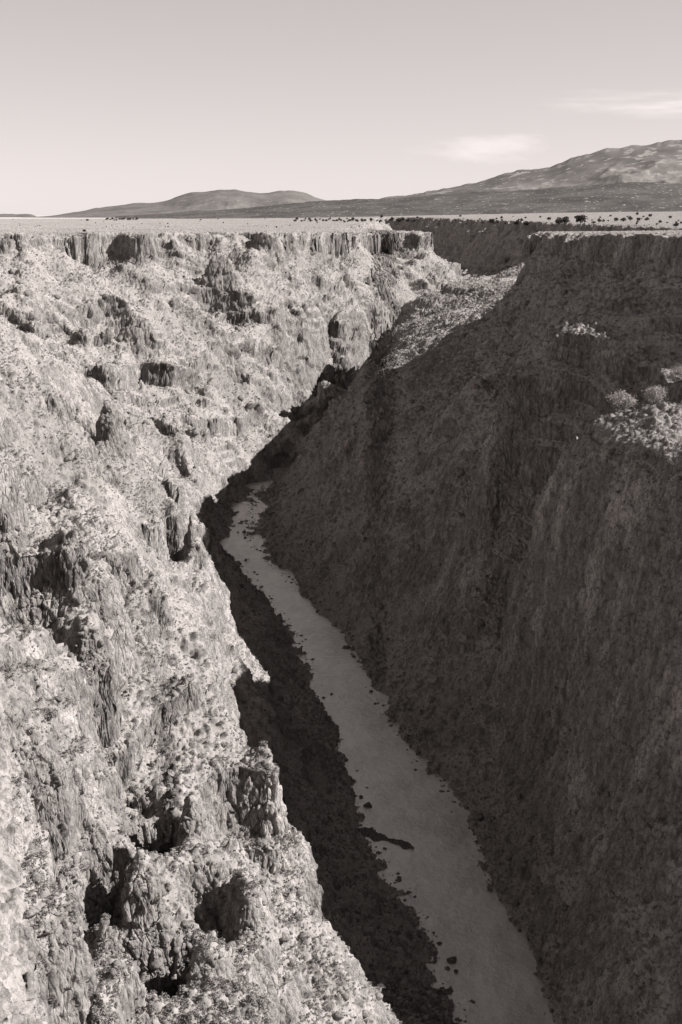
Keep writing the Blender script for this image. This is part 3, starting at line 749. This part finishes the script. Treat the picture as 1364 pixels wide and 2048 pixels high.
# rubble along both banks
bp = []
for bank, sg in ((LEFT_BANK, -1), (RIGHT_BANK, 1)):
    B_ = np.array(bank[2:22]); sl = np.linalg.norm(np.diff(B_, axis=0), axis=1); cs_ = np.concatenate([[0], np.cumsum(sl)])
    tt_ = rng.uniform(0, cs_[-1], 1500); off = rng.normal(2.4, 1.7, 1500) * sg
    xx = np.interp(tt_, cs_, B_[:, 0]) + off; yy = np.interp(tt_, cs_, B_[:, 1])
    for a_, b_ in zip(xx, yy): bp.append((a_, b_, max(WATER + 0.8, surf(a_, b_))))
bp = np.array(bp, np.float32)
keepVF = VF; VF = bp; sz = (rng.pareto(2.4, len(bp)) * 0.35 + 0.3).clip(0.2, 1.6) * 0.75
tag(link('bank_rubble', tri_mesh('bank_rubble', *merged(rock_arrays(123, 1), np.arange(len(bp)), sz, 0.05)), M_ROCK), 'wet dark rubble along both river banks', kind='stuff')
VF = keepVF
log('rocks')

# ------------------------------------------------------------------ sky
Wd = bpy.data.worlds.new('World'); S.world = Wd; Wd.use_nodes = True
t = Wd.node_tree; t.nodes.clear()
def wn(typ, inputs=None, **props):
    nd = t.nodes.new('ShaderNode' + typ)
    for kk, v in props.items(): setattr(nd, kk, v)
    for kk, v in (inputs or {}).items():
        if isinstance(v, bpy.types.NodeSocket): t.links.new(v, nd.inputs[kk])
        else: nd.inputs[kk].default_value = v
    return nd
sky = wn('TexSky', sky_type='NISHITA', sun_disc=False, sun_elevation=SUN_EL, sun_rotation=math.radians(90) - SUN_AHEAD, altitude=2100, air_density=1.0, dust_density=1.0)
bw = wn('RGBToBW', {0: sky.outputs[0]})
# black-and-white film through a light filter: the gradient of the sky is gentler than the eye's
sc_ = wn('Math', {0: bw.outputs[0], 1: 0.1}, operation='MULTIPLY')
pw = wn('Math', {0: sc_.outputs[0], 1: 0.56}, operation='POWER')
tint = wn('Mix', data_type='RGBA', blend_type='MULTIPLY')
tint.inputs[0].default_value = 1.0
t.links.new(pw.outputs[0], tint.inputs[6]); tint.inputs[7].default_value = (1.0, 0.915, 0.895, 1)
tc = wn('TexCoord'); sx = wn('SeparateXYZ', {0: tc.outputs['Generated']})
def wm(op, a, b=0.0, c=None):
    i_ = {0: a, 1: b}
    if c is not None: i_[2] = c
    return wn('Math', i_, operation=op).outputs[0]
def wr(v, a, b):
    return wn('MapRange', {'Value': v, 'From Min': a, 'From Max': b}, clamp=True, interpolation_type='SMOOTHSTEP').outputs[0]
cu = wm('ARCTAN2', sx.outputs[0], sx.outputs[1]); cv = sx.outputs[2]      # azimuth and height of the sky direction
cvec = wn('CombineXYZ', {0: wm('MULTIPLY', cu, 16.0), 1: wm('MULTIPLY', cv, 60.0)}).outputs[0]
cn = wn('TexNoise', {'Vector': cvec, 'Scale': 1.0, 'Detail': 5.0, 'Roughness': 0.55}).outputs['Fac']
cvec2 = wn('CombineXYZ', {0: wm('MULTIPLY', cu, 9.0), 1: wm('MULTIPLY', cv, 110.0)}).outputs[0]
cn2 = wn('TexNoise', {'Vector': cvec2, 'Scale': 1.0, 'Detail': 5.0, 'Roughness': 0.6}).outputs['Fac']
def blob(u0, v0, ru, rv, amt):
    a_ = wm('DIVIDE', wm('SUBTRACT', cu, u0), ru); b_ = wm('DIVIDE', wm('SUBTRACT', cv, v0), rv)
    d_ = wm('SQRT', wm('ADD', wm('MULTIPLY', a_, a_), wm('MULTIPLY', b_, b_)))
    return wm('SUBTRACT', 1.0, wm('ADD', d_, wm('MULTIPLY', wm('SUBTRACT', cn, 0.5), amt)))
lens = wm('MULTIPLY', wr(blob(0.106, 0.0515, 0.052, 0.0135, 2.0), 0.0, 0.85), 0.15)
strk = wm('MULTIPLY', wm('MULTIPLY', wr(blob(0.26, 0.083, 0.13, 0.014, 1.2), 0.0, 0.9), wr(cn2, 0.3, 0.7)), 0.22)
cm = wm('ADD', lens, strk)
cmix = wn('Mix', data_type='RGBA'); t.links.new(cm, cmix.inputs[0]); t.links.new(tint.outputs[2], cmix.inputs[6]); cmix.inputs[7].default_value = (1.75, 1.62, 1.58, 1)
# sky above the view dimmed by height, added to darken the shaded gorge walls
zen_dim = wn('Mix', data_type='RGBA', blend_type='MULTIPLY'); zen_dim.inputs[0].default_value = 1.0
t.links.new(cmix.outputs[2], zen_dim.inputs[6])
t.links.new(wn('MapRange', {'Value': cv, 'From Min': 0.17, 'From Max': 0.62, 'To Min': 1.0, 'To Max': 0.34}, clamp=True).outputs[0], zen_dim.inputs[7])
bg = wn('Background', {'Color': zen_dim.outputs[2], 'Strength': 0.55})
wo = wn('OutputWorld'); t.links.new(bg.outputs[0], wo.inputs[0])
log('done')
